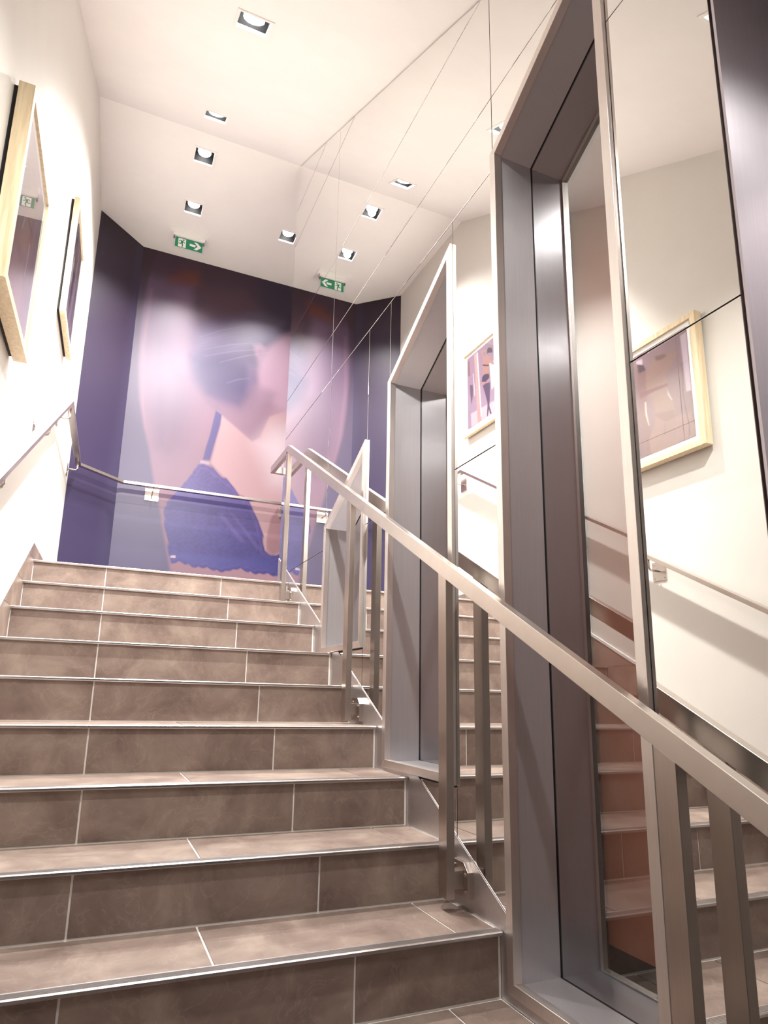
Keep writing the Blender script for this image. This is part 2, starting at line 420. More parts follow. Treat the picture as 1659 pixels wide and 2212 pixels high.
# ---------------------------------------------------------------- mural (flat print on the end wall)
def seg_dist(P, poly):
    d = np.full(len(P), 1e9)
    n = len(poly)
    ins = np.zeros(len(P), bool)
    for i in range(n):
        a = np.array(poly[i]); b = np.array(poly[(i + 1) % n])
        ab = b - a; L = ab @ ab + 1e-12
        t = np.clip(((P - a) @ ab) / L, 0, 1)
        q = a + t[:, None] * ab
        d = np.minimum(d, np.hypot(*(P - q).T))
        if a[1] != b[1]:
            c = ((a[1] > P[:, 1]) != (b[1] > P[:, 1])) & (P[:, 0] < (b[0] - a[0]) * (P[:, 1] - a[1]) / (b[1] - a[1]) + a[0])
            ins ^= c
    return np.where(ins, d, -d)
def lin(c): return np.array(srgb(*c)[:3])
def over(C, P, poly, col, soft, alpha=1.0):
    sd = seg_dist(P, poly)
    t = np.clip((sd / soft + 1) / 2, 0, 1); w = (t * t * (3 - 2 * t) * alpha)[:, None]
    col = col if isinstance(col, np.ndarray) else lin(col)
    return C * (1 - w) + col * w
def vgrad(P, lo, hi, a, b, axis=1):
    t = np.clip((P[:, axis] - a) / (b - a), 0, 1)[:, None]
    return lin(lo) * (1 - t) + lin(hi) * t
def painted(name, mat, pts3d, nu, nv, C, parent=None):
    fs = [(j * nu + i, j * nu + i + 1, (j + 1) * nu + i + 1, (j + 1) * nu + i) for j in range(nv - 1) for i in range(nu - 1)]
    me = bpy.data.meshes.new(name); me.from_pydata([tuple(p) for p in pts3d], [], fs); me.update()
    at = me.color_attributes.new('ink', 'FLOAT_COLOR', 'POINT')
    at.data.foreach_set('color', np.hstack([np.clip(C, 0, 1), np.ones((len(C), 1))]).astype(np.float32).ravel())
    o = bpy.data.objects.new(name, me); me.materials.append(mat); COL.objects.link(o)
    if parent: o.parent = parent
    return o
MP = {
'arm_torso':[(-0.960,4.897),(-1.010,4.607),(-1.032,4.307),(-1.034,4.019),(-1.021,3.694),(-0.984,3.382),(-0.924,3.124),(-0.858,2.914),(-0.792,2.619),(-0.719,2.371),(-0.670,2.165),(-0.617,1.961),(-0.557,1.718),(-0.547,1.596),(0.580,1.512),(0.486,3.495),(0.45,3.9),(-0.45,3.98),(-0.557,4.455),(-0.559,4.707),(-0.564,4.947)],
'hair':[(-0.562,4.742),(-0.557,4.455),(-0.529,3.917),(-0.548,3.825),(-0.497,3.675),(-0.412,3.570),(-0.360,3.505),(-0.211,3.437),(-0.066,3.442),(0.020,3.508),(0.051,3.676),(0.038,3.895),(0.062,4.025),(0.145,4.121),(0.254,4.313),(0.384,4.409),(0.436,4.560),(0.413,5.037)],
'hair_low':[(-0.538,3.809),(-0.484,3.668),(-0.412,3.570),(-0.351,3.502),(-0.212,3.441),(-0.066,3.452),(0.011,3.516),(0.033,3.672),(-0.003,3.885),(-0.145,3.975),(-0.321,3.933)],
'hair_top':[(-0.562,4.742),(-0.541,4.295),(-0.350,4.347),(-0.088,4.510),(0.243,4.508),(0.438,4.507),(0.411,5.091)],
'streak1':[(-0.523,3.957),(-0.537,4.138),(-0.215,4.343),(0.053,4.497),(0.294,4.469),(0.252,4.343),(-0.027,4.271),(-0.289,4.103)],
'streak2':[(-0.513,3.824),(-0.519,3.900),(-0.199,4.111),(0.204,4.351),(0.235,4.308),(-0.108,4.099)],
'ear':[(0.017,4.165),(0.080,4.197),(0.143,4.162),(0.135,4.058),(0.091,4.007),(0.047,4.057)],
'face':[(0.064,4.001),(0.145,4.121),(0.254,4.313),(0.440,4.466),(0.477,3.693),(0.286,3.702),(0.105,3.614)],
'neckshadow':[(-0.360,3.505),(-0.246,3.368),(0.064,3.153),(0.129,3.208),(0.204,3.419),(0.286,3.702),(0.047,3.748),(-0.068,3.480)],
'shoulder':[(-0.246,3.368),(0.064,3.153),(0.138,3.209),(0.216,3.441),(0.482,3.594),(0.553,2.086),(0.246,2.102),(0.128,2.460),(-0.012,2.603),(-0.310,2.874),(-0.247,3.255)],
'bright':[(0.133,3.137),(0.261,3.305),(0.491,3.397),(0.523,2.728),(0.289,2.787)],
'strap':[(-0.300,3.399),(-0.242,3.369),(-0.248,3.273),(-0.280,3.109),(-0.320,2.900),(-0.383,2.894),(-0.363,3.025),(-0.338,3.140)],
'bra':[(-0.413,2.852),(-0.316,2.850),(-0.231,2.787),(-0.137,2.734),(-0.069,2.676),(-0.012,2.603),(0.082,2.567),(0.133,2.460),(0.177,2.385),(0.220,2.255),(0.251,2.103),(0.333,2.058),(0.381,2.081),(0.549,2.176),(0.566,1.810),(0.393,1.860),(0.298,1.887),(0.164,1.874),(0.024,1.908),(-0.137,1.862),(-0.275,1.887),(-0.396,1.883),(-0.507,1.922),(-0.583,1.889),(-0.603,1.983),(-0.641,2.151),(-0.685,2.341),(-0.659,2.452),(-0.554,2.603),(-0.478,2.725)],
'fold1':[(-0.646,2.446),(-0.347,2.532),(0.082,2.503),(0.106,2.461),(-0.343,2.467),(-0.638,2.391)],
'fold2':[(-0.212,2.396),(-0.171,2.411),(0.059,2.165),(0.017,2.151)],
'lace_edge':[(-0.579,1.982),(-0.307,1.994),(0.026,2.008),(0.261,2.077),(0.374,2.045),(0.382,1.890),(0.162,1.904),(0.023,1.934),(-0.139,1.888),(-0.277,1.912),(-0.398,1.908),(-0.509,1.947),(-0.582,1.915)],
'armshadow':[(0.527,2.635),(0.348,2.526),(0.287,2.417),(0.257,2.233),(0.264,2.108),(0.328,2.071),(0.548,2.185)],
'tag':[(-0.594,1.963),(-0.551,1.968),(-0.549,1.947),(-0.592,1.943)],
'orange':[(-0.812,4.666),(-0.692,4.779),(-0.561,4.793),(-0.551,4.654),(-0.702,4.639),(-0.831,4.631)],
'clasp':[(-0.403,2.886),(-0.319,2.882),(-0.321,2.854),(-0.405,2.858)],
}
F1 = {
 'window':[(2.111,2.624),(2.074,2.627),(2.075,2.306),(2.103,2.311)],
 'chink':[(2.395,2.624),(2.356,2.620),(2.356,2.581),(2.397,2.609)],
 'figure':[(2.335,2.522),(2.291,2.576),(2.272,2.601),(2.244,2.592),(2.207,2.567),(2.134,2.556),(2.132,2.545),(2.170,2.494),(2.218,2.445),(2.203,2.403),(2.210,2.368),(2.192,2.312),(2.172,2.241),(2.178,2.159),(2.201,2.052),(2.244,2.054),(2.240,2.184),(2.246,2.206),(2.265,2.062),(2.344,2.057),(2.347,2.154),(2.307,2.212),(2.301,2.282),(2.310,2.370),(2.337,2.397),(2.343,2.465)],
 'figure_b':[(2.394,2.572),(2.346,2.563),(2.335,2.522),(2.337,2.397),(2.363,2.334),(2.341,2.225),(2.344,2.061),(2.387,2.067),(2.395,2.347),(2.398,2.450)],
 'band':[(2.388,2.430),(2.205,2.407),(2.207,2.391),(2.313,2.399),(2.388,2.395)],
 'brief':[(2.299,2.276),(2.175,2.243),(2.175,2.205),(2.236,2.202),(2.298,2.256)],
 'hair':[(2.391,2.601),(2.350,2.581),(2.336,2.543),(2.384,2.546)],
 'hair_b':[(2.273,2.592),(2.211,2.575),(2.202,2.555),(2.236,2.553),(2.269,2.565)],
 'cable':[(2.114,2.475),(2.126,2.301),(2.115,2.198),(2.105,2.130),(2.111,2.078),(2.107,2.076),(2.101,2.130),(2.111,2.199),(2.121,2.301),(2.111,2.474)],
 'floor':[(2.176,2.205),(2.089,2.196),(2.070,2.066),(2.338,2.059)],
 'rim':[(2.360,2.367),(2.351,2.363),(2.350,2.288),(2.341,2.225),(2.346,2.227),(2.361,2.293)],
 'rim_b':[(2.211,2.373),(2.205,2.347),(2.188,2.305),(2.191,2.302),(2.212,2.345)],
}
F2 = {
 'pillar':[(4.004,3.505),(3.960,3.491),(3.914,2.892),(3.968,2.901)],
 'white':[(3.968,3.505),(3.952,3.497),(3.909,2.931),(3.924,2.933)],
 'window':[(3.795,3.321),(3.703,3.315),(3.702,3.130),(3.772,3.092)],
 'floor':[(4.061,3.013),(3.918,3.003),(3.704,2.985),(3.701,2.874),(4.055,2.899)],
 'skin':[(3.913,3.485),(3.820,3.460),(3.813,3.442),(3.890,3.459),(3.860,3.406),(3.829,3.422),(3.807,3.388),(3.777,3.386),(3.771,3.364),(3.800,3.370),(3.715,3.285),(3.704,3.288),(3.715,3.267),(3.758,3.293),(3.802,3.338),(3.803,3.307),(3.811,3.270),(3.797,3.231),(3.792,3.182),(3.851,3.193),(3.856,3.176),(3.890,3.179),(3.904,3.218),(3.887,3.270),(3.885,3.348),(3.883,3.413),(3.913,3.476)],
 'hair':[(3.805,3.463),(3.761,3.437),(3.751,3.404),(3.762,3.396),(3.799,3.416),(3.822,3.418),(3.824,3.453)],
 'top':[(3.885,3.358),(3.802,3.313),(3.806,3.304),(3.885,3.346)],
 'brief':[(3.896,3.256),(3.865,3.264),(3.805,3.241),(3.798,3.204),(3.851,3.193),(3.904,3.218)],
 'legs':[(3.890,3.179),(3.856,3.181),(3.792,3.164),(3.799,3.059),(3.806,2.972),(3.779,2.898),(3.801,2.903),(3.814,2.949),(3.830,2.898),(3.842,2.903),(3.831,3.006),(3.855,3.084)],
 'mini':[(4.071,3.264),(4.031,3.254),(4.024,3.208),(4.029,3.150),(4.051,3.089),(4.065,3.180)],
 'slit':[(4.024,3.347),(4.016,3.343),(3.997,3.144),(4.005,3.143)],
 'redtop':[(4.104,3.493),(4.071,3.486),(4.065,3.348),(4.094,3.357)],
}
def wob(P, f, s): return np.sin(P[:, 0] * f + s) * 0.5 + np.sin(P[:, 1] * f * 0.7 + P[:, 0] * f * 0.4 + s * 2) * 0.5
def mural_ink(P):
    C = vgrad(P, (104, 98, 130), (92, 72, 98), 1.6, 4.4)
    C = over(C, P, [(-2, 5.2), (2, 5.2), (2, 4.72), (-2, 4.55)], (70, 44, 62), 0.22, 0.95)
    body = vgrad(P, (160, 129, 140), (134, 108, 136), 1.9, 4.3)
    t = np.clip((P[:, 0] + 0.62) / 1.0, 0, 1)[:, None] * np.clip((4.1 - P[:, 1]) / 0.8, 0, 1)[:, None]
    body = body * (1 - 0.7 * t) + lin((214, 180, 180)) * 0.7 * t
    C = over(C, P, MP['arm_torso'], body, 0.022)
    # shading of the raised arm, the armpit and the back as printed
    C = over(C, P, [(-0.98, 4.55), (-0.93, 3.9), (-0.87, 3.3), (-0.80, 2.95), (-0.72, 2.95), (-0.74, 3.5), (-0.79, 4.1), (-0.80, 4.6)], (108, 86, 114), 0.12, 0.65)
    C = over(C, P, [(-0.80, 3.35), (-0.72, 3.75), (-0.60, 3.72), (-0.52, 3.4), (-0.58, 3.0), (-0.70, 2.9)], (112, 90, 112), 0.16, 0.6)
    C = over(C, P, [(-0.72, 4.5), (-0.58, 4.5), (-0.555, 3.95), (-0.62, 3.75), (-0.72, 4.0)], (164, 140, 160), 0.10, 0.6)
    C = over(C, P, [(-0.99, 4.5), (-0.965, 4.5), (-0.985, 3.9), (-0.94, 3.3), (-0.90, 3.1), (-0.95, 3.3), (-1.01, 3.9)], (172, 142, 158), 0.02, 0.5)
    C = over(C, P, [(-0.52, 2.1), (-0.46, 2.7), (-0.40, 3.0), (-0.32, 3.0), (-0.34, 2.7), (-0.40, 2.1)], (150, 122, 136), 0.12, 0.5)
    C = over(C, P, MP['face'], (200, 168, 184), 0.09)
    C = over(C, P, MP['hair'], (100, 82, 118), 0.10, 0.92)
    C = over(C, P, [(-0.60, 4.66), (-0.555, 4.40), (-0.1, 4.48), (0.2, 4.42), (0.6, 4.5), (0.6, 5.2), (-2, 5.2), (-2, 4.74), (-0.95, 4.62)], (78, 48, 66), 0.10, 0.85)
    C = over(C, P, MP['orange'], (150, 86, 60), 0.09, 0.75)
    C = over(C, P, [(-0.54, 4.62), (-0.54, 4.28), (-0.1, 4.40), (0.06, 4.62), (-0.1, 4.72)], (110, 76, 92), 0.12, 0.7)
    C = over(C, P, [(0.16, 4.40), (0.26, 4.27), (0.6, 4.5), (0.6, 5.1), (0.1, 5.1), (0.02, 4.7)], (62, 44, 76), 0.12, 0.85)
    C = over(C, P, [(0.10, 4.06), (0.16, 4.16), (0.27, 4.31), (0.6, 4.52), (0.6, 3.5), (0.1, 3.62)], (204, 172, 188), 0.06, 0.9)
    C = over(C, P, MP['streak1'], (156, 146, 172), 0.13, 0.75)
    C = over(C, P, MP['streak2'], (146, 138, 170), 0.08, 0.6)
    C = over(C, P, [(-0.56, 3.90), (-0.50, 3.68), (-0.40, 3.56), (-0.28, 3.50), (-0.12, 3.55), (0.0, 3.60), (0.03, 3.78), (-0.02, 3.92), (-0.16, 4.0), (-0.36, 3.98)], (78, 64, 108), 0.11, 0.9)
    C = over(C, P, [(-0.36, 3.60), (-0.30, 3.44), (-0.1, 3.44), (-0.05, 3.62)], (108, 88, 124), 0.09, 0.7)
    C = over(C, P, [(-0.02, 3.66), (0.06, 3.70), (0.04, 3.96), (-0.03, 3.96)], (132, 112, 146), 0.05, 0.6)
    C = over(C, P, MP['ear'], (188, 154, 176), 0.035, 0.85)
    C = over(C, P, [(0.05, 4.12), (0.10, 4.15), (0.11, 4.07), (0.07, 4.05)], (160, 126, 156), 0.02, 0.6)
    C = over(C, P, MP['neckshadow'], (160, 132, 148), 0.07, 0.75)
    C = over(C, P, MP['shoulder'], (218, 186, 184), 0.016, 0.8)
    C = over(C, P, MP['bright'], (252, 238, 238), 0.18, 0.95)
    C = over(C, P, [(0.30, 3.5), (0.26, 3.9), (0.34, 4.3), (0.6, 4.4), (0.6, 3.4)], (214, 184, 196), 0.10, 0.5)
    # fine hair strands, following the sweep of the hair
    hm = np.clip(seg_dist(P, MP['hair']) / 0.08 + 0.5, 0, 1) * np.clip((P[:, 1] - 3.75) / 0.25, 0, 1)
    u = P[:, 1] - 0.42 * P[:, 0] + 0.10 * P[:, 0] ** 2
    st = (np.sin(u * 190 + 2 * np.sin(u * 23)) * 0.4 + np.sin(u * 331 + 3 * np.sin(u * 11)) * 0.4) * (0.6 + 0.4 * wob(P, 5, 1))
    C = C * (1 + 0.16 * (hm * st)[:, None])
    for (x0, z0, x1, z1) in ((-0.46, 4.00, 0.06, 4.20), (-0.45, 3.93, 0.10, 4.14), (-0.30, 3.90, 0.20, 4.13), (-0.5, 4.12, -0.1, 4.34), (-0.22, 3.70, 0.0, 3.80)):
        C = over(C, P, [(x0, z0), ((x0 + x1) / 2, (z0 + z1) / 2 + .018), (x1, z1), ((x0 + x1) / 2, (z0 + z1) / 2 + .012)], (196, 182, 204), 0.008, 0.45)
    C = over(C, P, MP['strap'], (92, 78, 134), 0.008)
    lace = vgrad(P, (80, 74, 140), (98, 82, 140), 1.85, 2.85)
    lz = np.sin(P[:, 0] * 62 + 3 * np.sin(P[:, 1] * 31)) * np.sin(P[:, 1] * 70 + 2 * np.sin(P[:, 0] * 27)) + 0.6 * np.sin(P[:, 0] * 171 + 2 * np.sin(P[:, 1] * 60)) * np.sin(P[:, 1] * 155)
    lace = lace * (1.0 + 0.13 * lz)[:, None]
    ph = 0.016 * np.abs(np.sin((P[:, 0] + P[:, 1] * 0.6) * 40)) - 0.006
    Q = P + np.stack([ph, ph], 1) * 0.9
    sd = seg_dist(Q, MP['bra']); w = np.clip(sd / 0.012 + 0.5, 0, 1)[:, None]
    C = C * (1 - w) + lace * w
    inner = np.clip(1 - np.abs(sd - 0.035) / 0.012, 0, 1)[:, None] * w * np.clip((P[:, 0:1] + 0.5) / 0.2, 0, 1)
    C = C * (1 - 0.35 * inner) + lin((138, 122, 178)) * 0.35 * inner
    C = over(C, P, MP['fold1'], (76, 66, 126), 0.014, 0.7)
    C = over(C, P, MP['fold2'], (122, 108, 168), 0.014, 0.6)
    C = over(C, P, [(-0.10, 2.42), (-0.07, 2.42), (0.20, 2.12), (0.17, 2.10)], (124, 110, 168), 0.014, 0.5)
    C = over(C, P, MP['lace_edge'], (92, 92, 156), 0.03, 0.6)
    C = over(C, P, MP['armshadow'], (176, 140, 144), 0.015, 0.9)
    C = over(C, P, MP['clasp'], (200, 184, 196), 0.005, 0.8)
    C = over(C, P, MP['tag'], (232, 212, 212), 0.003, 0.9)
    return C
mural = thing('mural', 'large purple wall print of a woman seen from behind in a lace bralette', 'mural', (0, 5.73, 1.5))
def mural_sheet(name, A, B, nu, nv, ink):
    us = np.linspace(0, 1, nu); vz = np.linspace(LANDING + 0.001, 4.918, nv)
    uu, vv = np.meshgrid(us, vz)
    X = A[0] + (B[0] - A[0]) * uu.ravel(); Y = A[1] + (B[1] - A[1]) * uu.ravel()
    P = np.stack([X, vv.ravel()], 1)
    C = ink(P); lum = (C @ np.array([0.3, 0.55, 0.15]))[:, None]
    C = np.clip(lum + 1.28 * (C - lum), 0, 1) * np.array([0.31, 0.29, 0.325])
    return painted(name, M_MURAL, np.stack([X, Y, vv.ravel()], 1), nu, nv, C, mural)
def side_ink(P):
    C = vgrad(P, (88, 80, 116), (78, 60, 84), 1.8, 4.4)
    C = over(C, P, [(-2, 5.2), (0, 5.2), (0, 4.7), (-2, 4.75)], (62, 40, 58), 0.22, 0.9)
    C = over(C, P, [(-1.14, 5), (-1.04, 5), (-1.04, 1.4), (-1.20, 1.4), (-1.17, 2.6), (-1.12, 3.4)], (104, 100, 128), 0.05, 0.5)
    return C
mural_sheet('side_sheet', (PC[0], PC[1]), PK, 50, 180, side_ink)
mural_sheet('main_sheet', PK, (1.59, PK[1]), 400, 440, mural_ink)

# ---------------------------------------------------------------- staircase
stairs = thing('staircase', 'flight of brown stone tiled stairs with ribbed metal nosings', 'stairs', (-0.75, YK(1), ZK(1)))
XR = -0.0045
core = MB()
prof = []
for k in range(K0, 10):
    zb_ = ZK(k - 1) + LIP - 0.003; zt_ = ZK(k) + LIP - 0.003
    y = YK(k) + 0.016
    prof += [(y, zb_ if k > K0 else ZBOT), (y, zt_)]
prof.append((YK(9) + 0.33, ZK(9) + LIP - 0.003))
prof += [(YK(9) + 0.33, LANDING - 0.3), (YK(K0) + 0.016 + 0.4, ZBOT - 0.15), (YK(K0) + 0.016, ZBOT - 0.15)]
core_poly = prof
# split into per-step slabs so each n-gon stays convex
for k in range(K0, 10):
    y0_, y1_ = YK(k) + 0.016, (YK(k + 1) + 0.016 if k < 9 else YK(9) + 0.33)
    zt_ = ZK(k) + LIP - 0.003
    core.box(XW(y1_) + 0.001, XR, y0_, y1_, ZK(k) - RISE - 0.12 if k > K0 else ZBOT - 0.15, zt_)
core.out('step_core', M_GROUT, stairs)
gj = 0.0028
def tilebox(x0, x1, y0, y1, z0, z1):
    q = MB(); q.box(x0 + gj, x1 - gj, y0, y1, z0, z1); q.out('tile', M_TILE, stairs, bev=0.0012)
for k in range(K0, 10):
    yr = YK(k) + 0.013
    xl = XW(YK(k)) + 0.012
    zlo, zhi = ZK(k - 1) + LIP + 0.003 if k > K0 else ZBOT + .003, ZK(k) + 0.004
    cuts = [xl, -1.10, -0.432, XR - 0.006]
    for i in range(3): tilebox(cuts[i], cuts[i + 1], yr, yr + 0.0045, zlo, zhi)
    yt0, yt1 = YK(k) + 0.034, (YK(k + 1) + 0.013 - 0.006 if k < 9 else YK(9) + 0.318)
    jt = -0.131 if k == 1 else (-0.148 if k == 2 else (-0.165 if k == 3 else -0.17))
    cuts = [xl, -0.778, jt, XR - 0.004]
    for i in range(3): tilebox(cuts[i], cuts[i + 1], yt0, yt1, ZK(k) + LIP - 0.004, ZK(k) + LIP)
    # ribbed nosing
    zt_ = ZK(k) + LIP
    pf = [(YK(k) + 0.003, ZK(k)), (YK(k), ZK(k) + 0.003), (YK(k), zt_ - 0.003), (YK(k) + 0.003, zt_)]
    for i in range(5):
        yy = YK(k) + 0.006 + i * 0.0052
        pf += [(yy, zt_), (yy + 0.0006, zt_ - 0.0012), (yy + 0.0022, zt_ - 0.0012), (yy + 0.0028, zt_)]
    pf += [(YK(k) + 0.0335, zt_ + 0.0004), (YK(k) + 0.0335, ZK(k))]
    q = MB(); q.prism(pf, xl - 0.004, XR - 0.002); q.out('nosing', M_ALU, stairs)

# ---------------------------------------------------------------- skirtings
sk = MB()
def skpoly(a, b, ztop=None):
    pl = [(a, stairline(a) - 0.22), (b, stairline(b) - 0.22), (b, stairline(b) + 0.066), (a, stairline(a) + 0.066)]
    return clip(pl, 0, 1, ztop) if ztop is not None else pl
edge = YK(K0)
for a, b, w in [(edge, 1.0425, None)] + [(max(s_[0], 1.043), s_[1], s_[2]) for s_ in segs if s_[0] >= 1.04]:
    pl = skpoly(a, b, w[2] - 0.002 if w else None)
    if area(pl) > 1e-4: sk.prism(pl, XR + 0.001, -0.0012)
sk.out('baseboard_right', M_SKIRT, None, 'structure')

bl = bpy.data.objects.new('baseboard_left', None); COL.objects.link(bl); bl['kind'] = 'structure'
HOME[bl.name] = Vector((XW(3), 3, ZK(5)))
HB = 0.125
run = HB / 0.5676
ST = 0.010
for k in range(K0, 10):
    z0_, z1_ = ZK(k) + LIP, ZK(k + 1) + LIP
    if k < 9:
        pl = [(YK(k) - run, z0_), (YK(k + 1) + 0.010, z0_), (YK(k + 1) + 0.010, z1_), (YK(k + 1) - run, z1_)]
        for pp in (clip(pl, 1, 0, YK(k + 1) - 0.115), clip(pl, -1, 0, -(YK(k + 1) - 0.113))) if k % 3 == 1 else (pl,):
            c = (sum(p[0] for p in pp) / len(pp), sum(p[1] for p in pp) / len(pp))
            pp = [(c[0] + (p[0] - c[0]) * (1 - 0.006), c[1] + (p[1] - c[1]) * (1 - 0.012)) for p in pp]
            q = MB(); q.prismW(pp, 0, ST); q.out('tile', M_TILE, bl)
q = MB(); q.prismW([(YK(9) - run, LANDING + .001), (4.2, LANDING + .001), (4.2, 1.581), (YK(9) - run + (1.581 - LANDING) / .5676, 1.581)], 0, ST); q.out('tile', M_TILE, bl)
q = MB(); q.prismW([(4.203, LANDING + .001), (5.38, LANDING + .001), (5.38, 1.581), (4.203, 1.581)], 0, ST); q.out('tile', M_TILE, bl)
ytop = YK(9) - run + (1.581 - LANDING) / .5676
yl = YK(K0) - run
q = MB(); q.prismW([(yl, ZK(K0) + LIP), (ytop, 1.581), (ytop - 0.007, 1.595), (yl - 0.007, ZK(K0) + LIP + 0.014)], 0, ST + 0.003); q.out('trim', M_TRIM, bl)

# ---------------------------------------------------------------- right handrail on posts
XA, XB_ = -0.0805, -0.0535
def zr(y): return 1.3405 + 0.5702 * (y - 2.0)
hr = thing('handrail', 'rectangular steel handrail on square posts along the mirrored wall', 'handrail', (-0.067, 1.8, 0.2))
HV = 0.0555
zl = 2.392
yk2 = 2.0 + (zl - 1.3405) / 0.5702
q = MB()
yA = -0.85
q.prism([(yA, zr(yA)), (yA, zr(yA) - HV), (yk2 + 0.010, zr(yk2) - HV + .004), (4.305, zl - 0.048), (4.305, zl), (yk2, zl)], XA, XB_)
q.box(XB_, 0.42, 4.278, 4.305, zl - 0.048, zl)
q.out('rail', M_RAIL, hr, bev=0.0012)
POSTS = [(0.926, -0.28), (1.783, 0.203), (2.664, 0.678), (3.835, 1.346), (0.045, -0.76)]
for yn, zb_ in POSTS:
    yf = yn + 0.050
    q = MB(); q.prism([(yn, zb_), (yf, zb_), (yf, zr(yf) - HV + .001), (yn, zr(yn) - HV + .001)], XA, XB_)
    po = q.out('post', M_POST, hr, bev=0.0012)
    # welded bracket: chamfered plate on the skirting and a square spacer
    q = MB(); q.prism([(yn - 0.022, zb_ + .002), (yn + 0.072, zb_ + .002), (yn + 0.072, zb_ + .099), (yn + 0.002, zb_ + .099), (yn - 0.022, zb_ + .074)], -0.022, XR + 0.0012)
    q.out('bracket_plate', M_POST, po, bev=0.0008)
    q = MB(); q.box(XB_, -0.022, yn + 0.006, yn + 0.044, zb_ + 0.026, zb_ + 0.076); q.out('spacer', M_POST, po, bev=0.0008)
    for dy, dz in ((-0.008, 0.018), (0.056, 0.018), (0.056, 0.082), (-0.006, 0.066)):
        q = MB(); q.tube([(-0.022, yn + dy, zb_ + dz), (-0.0255, yn + dy, zb_ + dz)], 0.0045, 8); q.out('screw', M_ALU, po)

# ---------------------------------------------------------------- left handrail on wall brackets
lh = thing('handrail', 'flat steel handrail on wall brackets turning the corner onto the mural', 'handrail', (-1.42, 3.3, 2.0))
def zlh(y): return 2.553 - 0.588 * (4.125 - y)
IN = [(XW(-0.6) + 0.095, -0.6, zlh(-0.6)), (-1.395, 4.125, 2.553), (-1.371, 5.315, 2.553), (-1.040, 5.612, 2.553), (0.9, 5.604, 2.553)]
OU = [(XW(-0.6) + 0.053, -0.6, zlh(-0.6)), (-1.437, 4.125, 2.553), (-1.413, 5.334, 2.553), (-1.056, 5.654, 2.553), (0.9, 5.646, 2.553)]
HL = [0.0255, 0.023, 0.022, 0.022, 0.022]
q = MB(); vs2 = []
for i in range(5):
    a, b = IN[i], OU[i]
    vs2 += [a, b, (b[0], b[1], b[2] - HL[i]), (a[0], a[1], a[2] - HL[i])]
fs2 = []
for i in range(4):
    for j in range(4): fs2.append((i * 4 + j, i * 4 + (j + 1) % 4, (i + 1) * 4 + (j + 1) % 4, (i + 1) * 4 + j))
fs2 += [(0, 1, 2, 3), (16, 17, 18, 19)]
q.add(vs2, fs2); q.out('rail', M_RAIL, lh, bev=0.001)
def wall_bracket(y, ztop):
    zc_ = ztop - 0.085
    q = MB(); q.prismW([(y - 0.042, zc_ - 0.05), (y + 0.042, zc_ - 0.05), (y + 0.042, zc_ + 0.05), (y - 0.042, zc_ + 0.05)], 0, 0.005)
    pb = q.out('bracket', M_RAIL, lh, bev=0.0006)
    q = MB(); x0 = XW(y); q.tube([(x0 + .004, y, zc_), (x0 + 0.062, y, zc_), (x0 + 0.071, y, zc_ + 0.006), (x0 + 0.074, y, zc_ + 0.015), (x0 + 0.074, y, ztop - 0.024)], 0.0058, 8)
    q.out('arm', M_RAIL, pb, smooth=True)
    for dy in (-0.03, 0.03):
        for dz in (-0.036, 0.036):
            q = MB(); q.tube([(x0 + .005, y + dy, zc_ + dz), (x0 + .0075, y + dy, zc_ + dz)], 0.004, 8); q.out('screw', M_ALU, pb)
for y in (1.35, 2.39, 3.36): wall_bracket(y, zlh(y))
wall_bracket(4.22, 2.553); wall_bracket(5.25, 2.553)
for x in (-0.797, 0.42):
    q = MB(); q.box(x - 0.058, x + 0.058, 5.728, 5.733, 2.437, 2.545); pb = q.out('bracket', M_RAIL, lh, bev=0.0006)
    q = MB(); q.tube([(x, 5.729, 2.49), (x, 5.645, 2.49), (x, 5.634, 2.496), (x, 5.630, 2.506), (x, 5.630, 2.532)], 0.0062, 8); q.out('arm', M_RAIL, pb, smooth=True)
    for dx in (-0.042, 0.042):
        for dz in (-0.038, 0.038):
            q = MB(); q.tube([(x + dx, 5.7285, 2.491 + dz), (x + dx, 5.7255, 2.491 + dz)], 0.0045, 8); q.out('screw', M_ALU, pb)

# ---------------------------------------------------------------- framed photographs on the left wall
def ink_f1(P):
    C = vgrad(P, (150, 116, 118), (160, 128, 138), 2.06, 2.65)
    C = over(C, P, [(2.45, 2.66), (2.52, 2.66), (2.52, 2.05), (2.40, 2.05)], (120, 90, 100), 0.05, 0.8)
    C = over(C, P, F1['floor'], (176, 138, 134), 0.01, 0.7)
    C = over(C, P, F1['window'], (222, 200, 216), 0.006); C = over(C, P, F1['chink'], (228, 208, 220), 0.005)
    C = over(C, P, F1['figure_b'], (150, 112, 112), 0.004); C = over(C, P, F1['figure'], (166, 130, 122), 0.004)
    C = over(C, P, F1['band'], (142, 88, 96), 0.004); C = over(C, P, F1['brief'], (152, 108, 104), 0.005, 0.8)
    C = over(C, P, F1['hair'], (92, 62, 74), 0.005); C = over(C, P, F1['hair_b'], (118, 78, 78), 0.008, 0.8)
    for k in ('rim', 'rim_b'): C = over(C, P, F1[k], (236, 214, 206), 0.003, 0.9)
    return over(C, P, F1['cable'], (96, 62, 70), 0.003, 0.9)
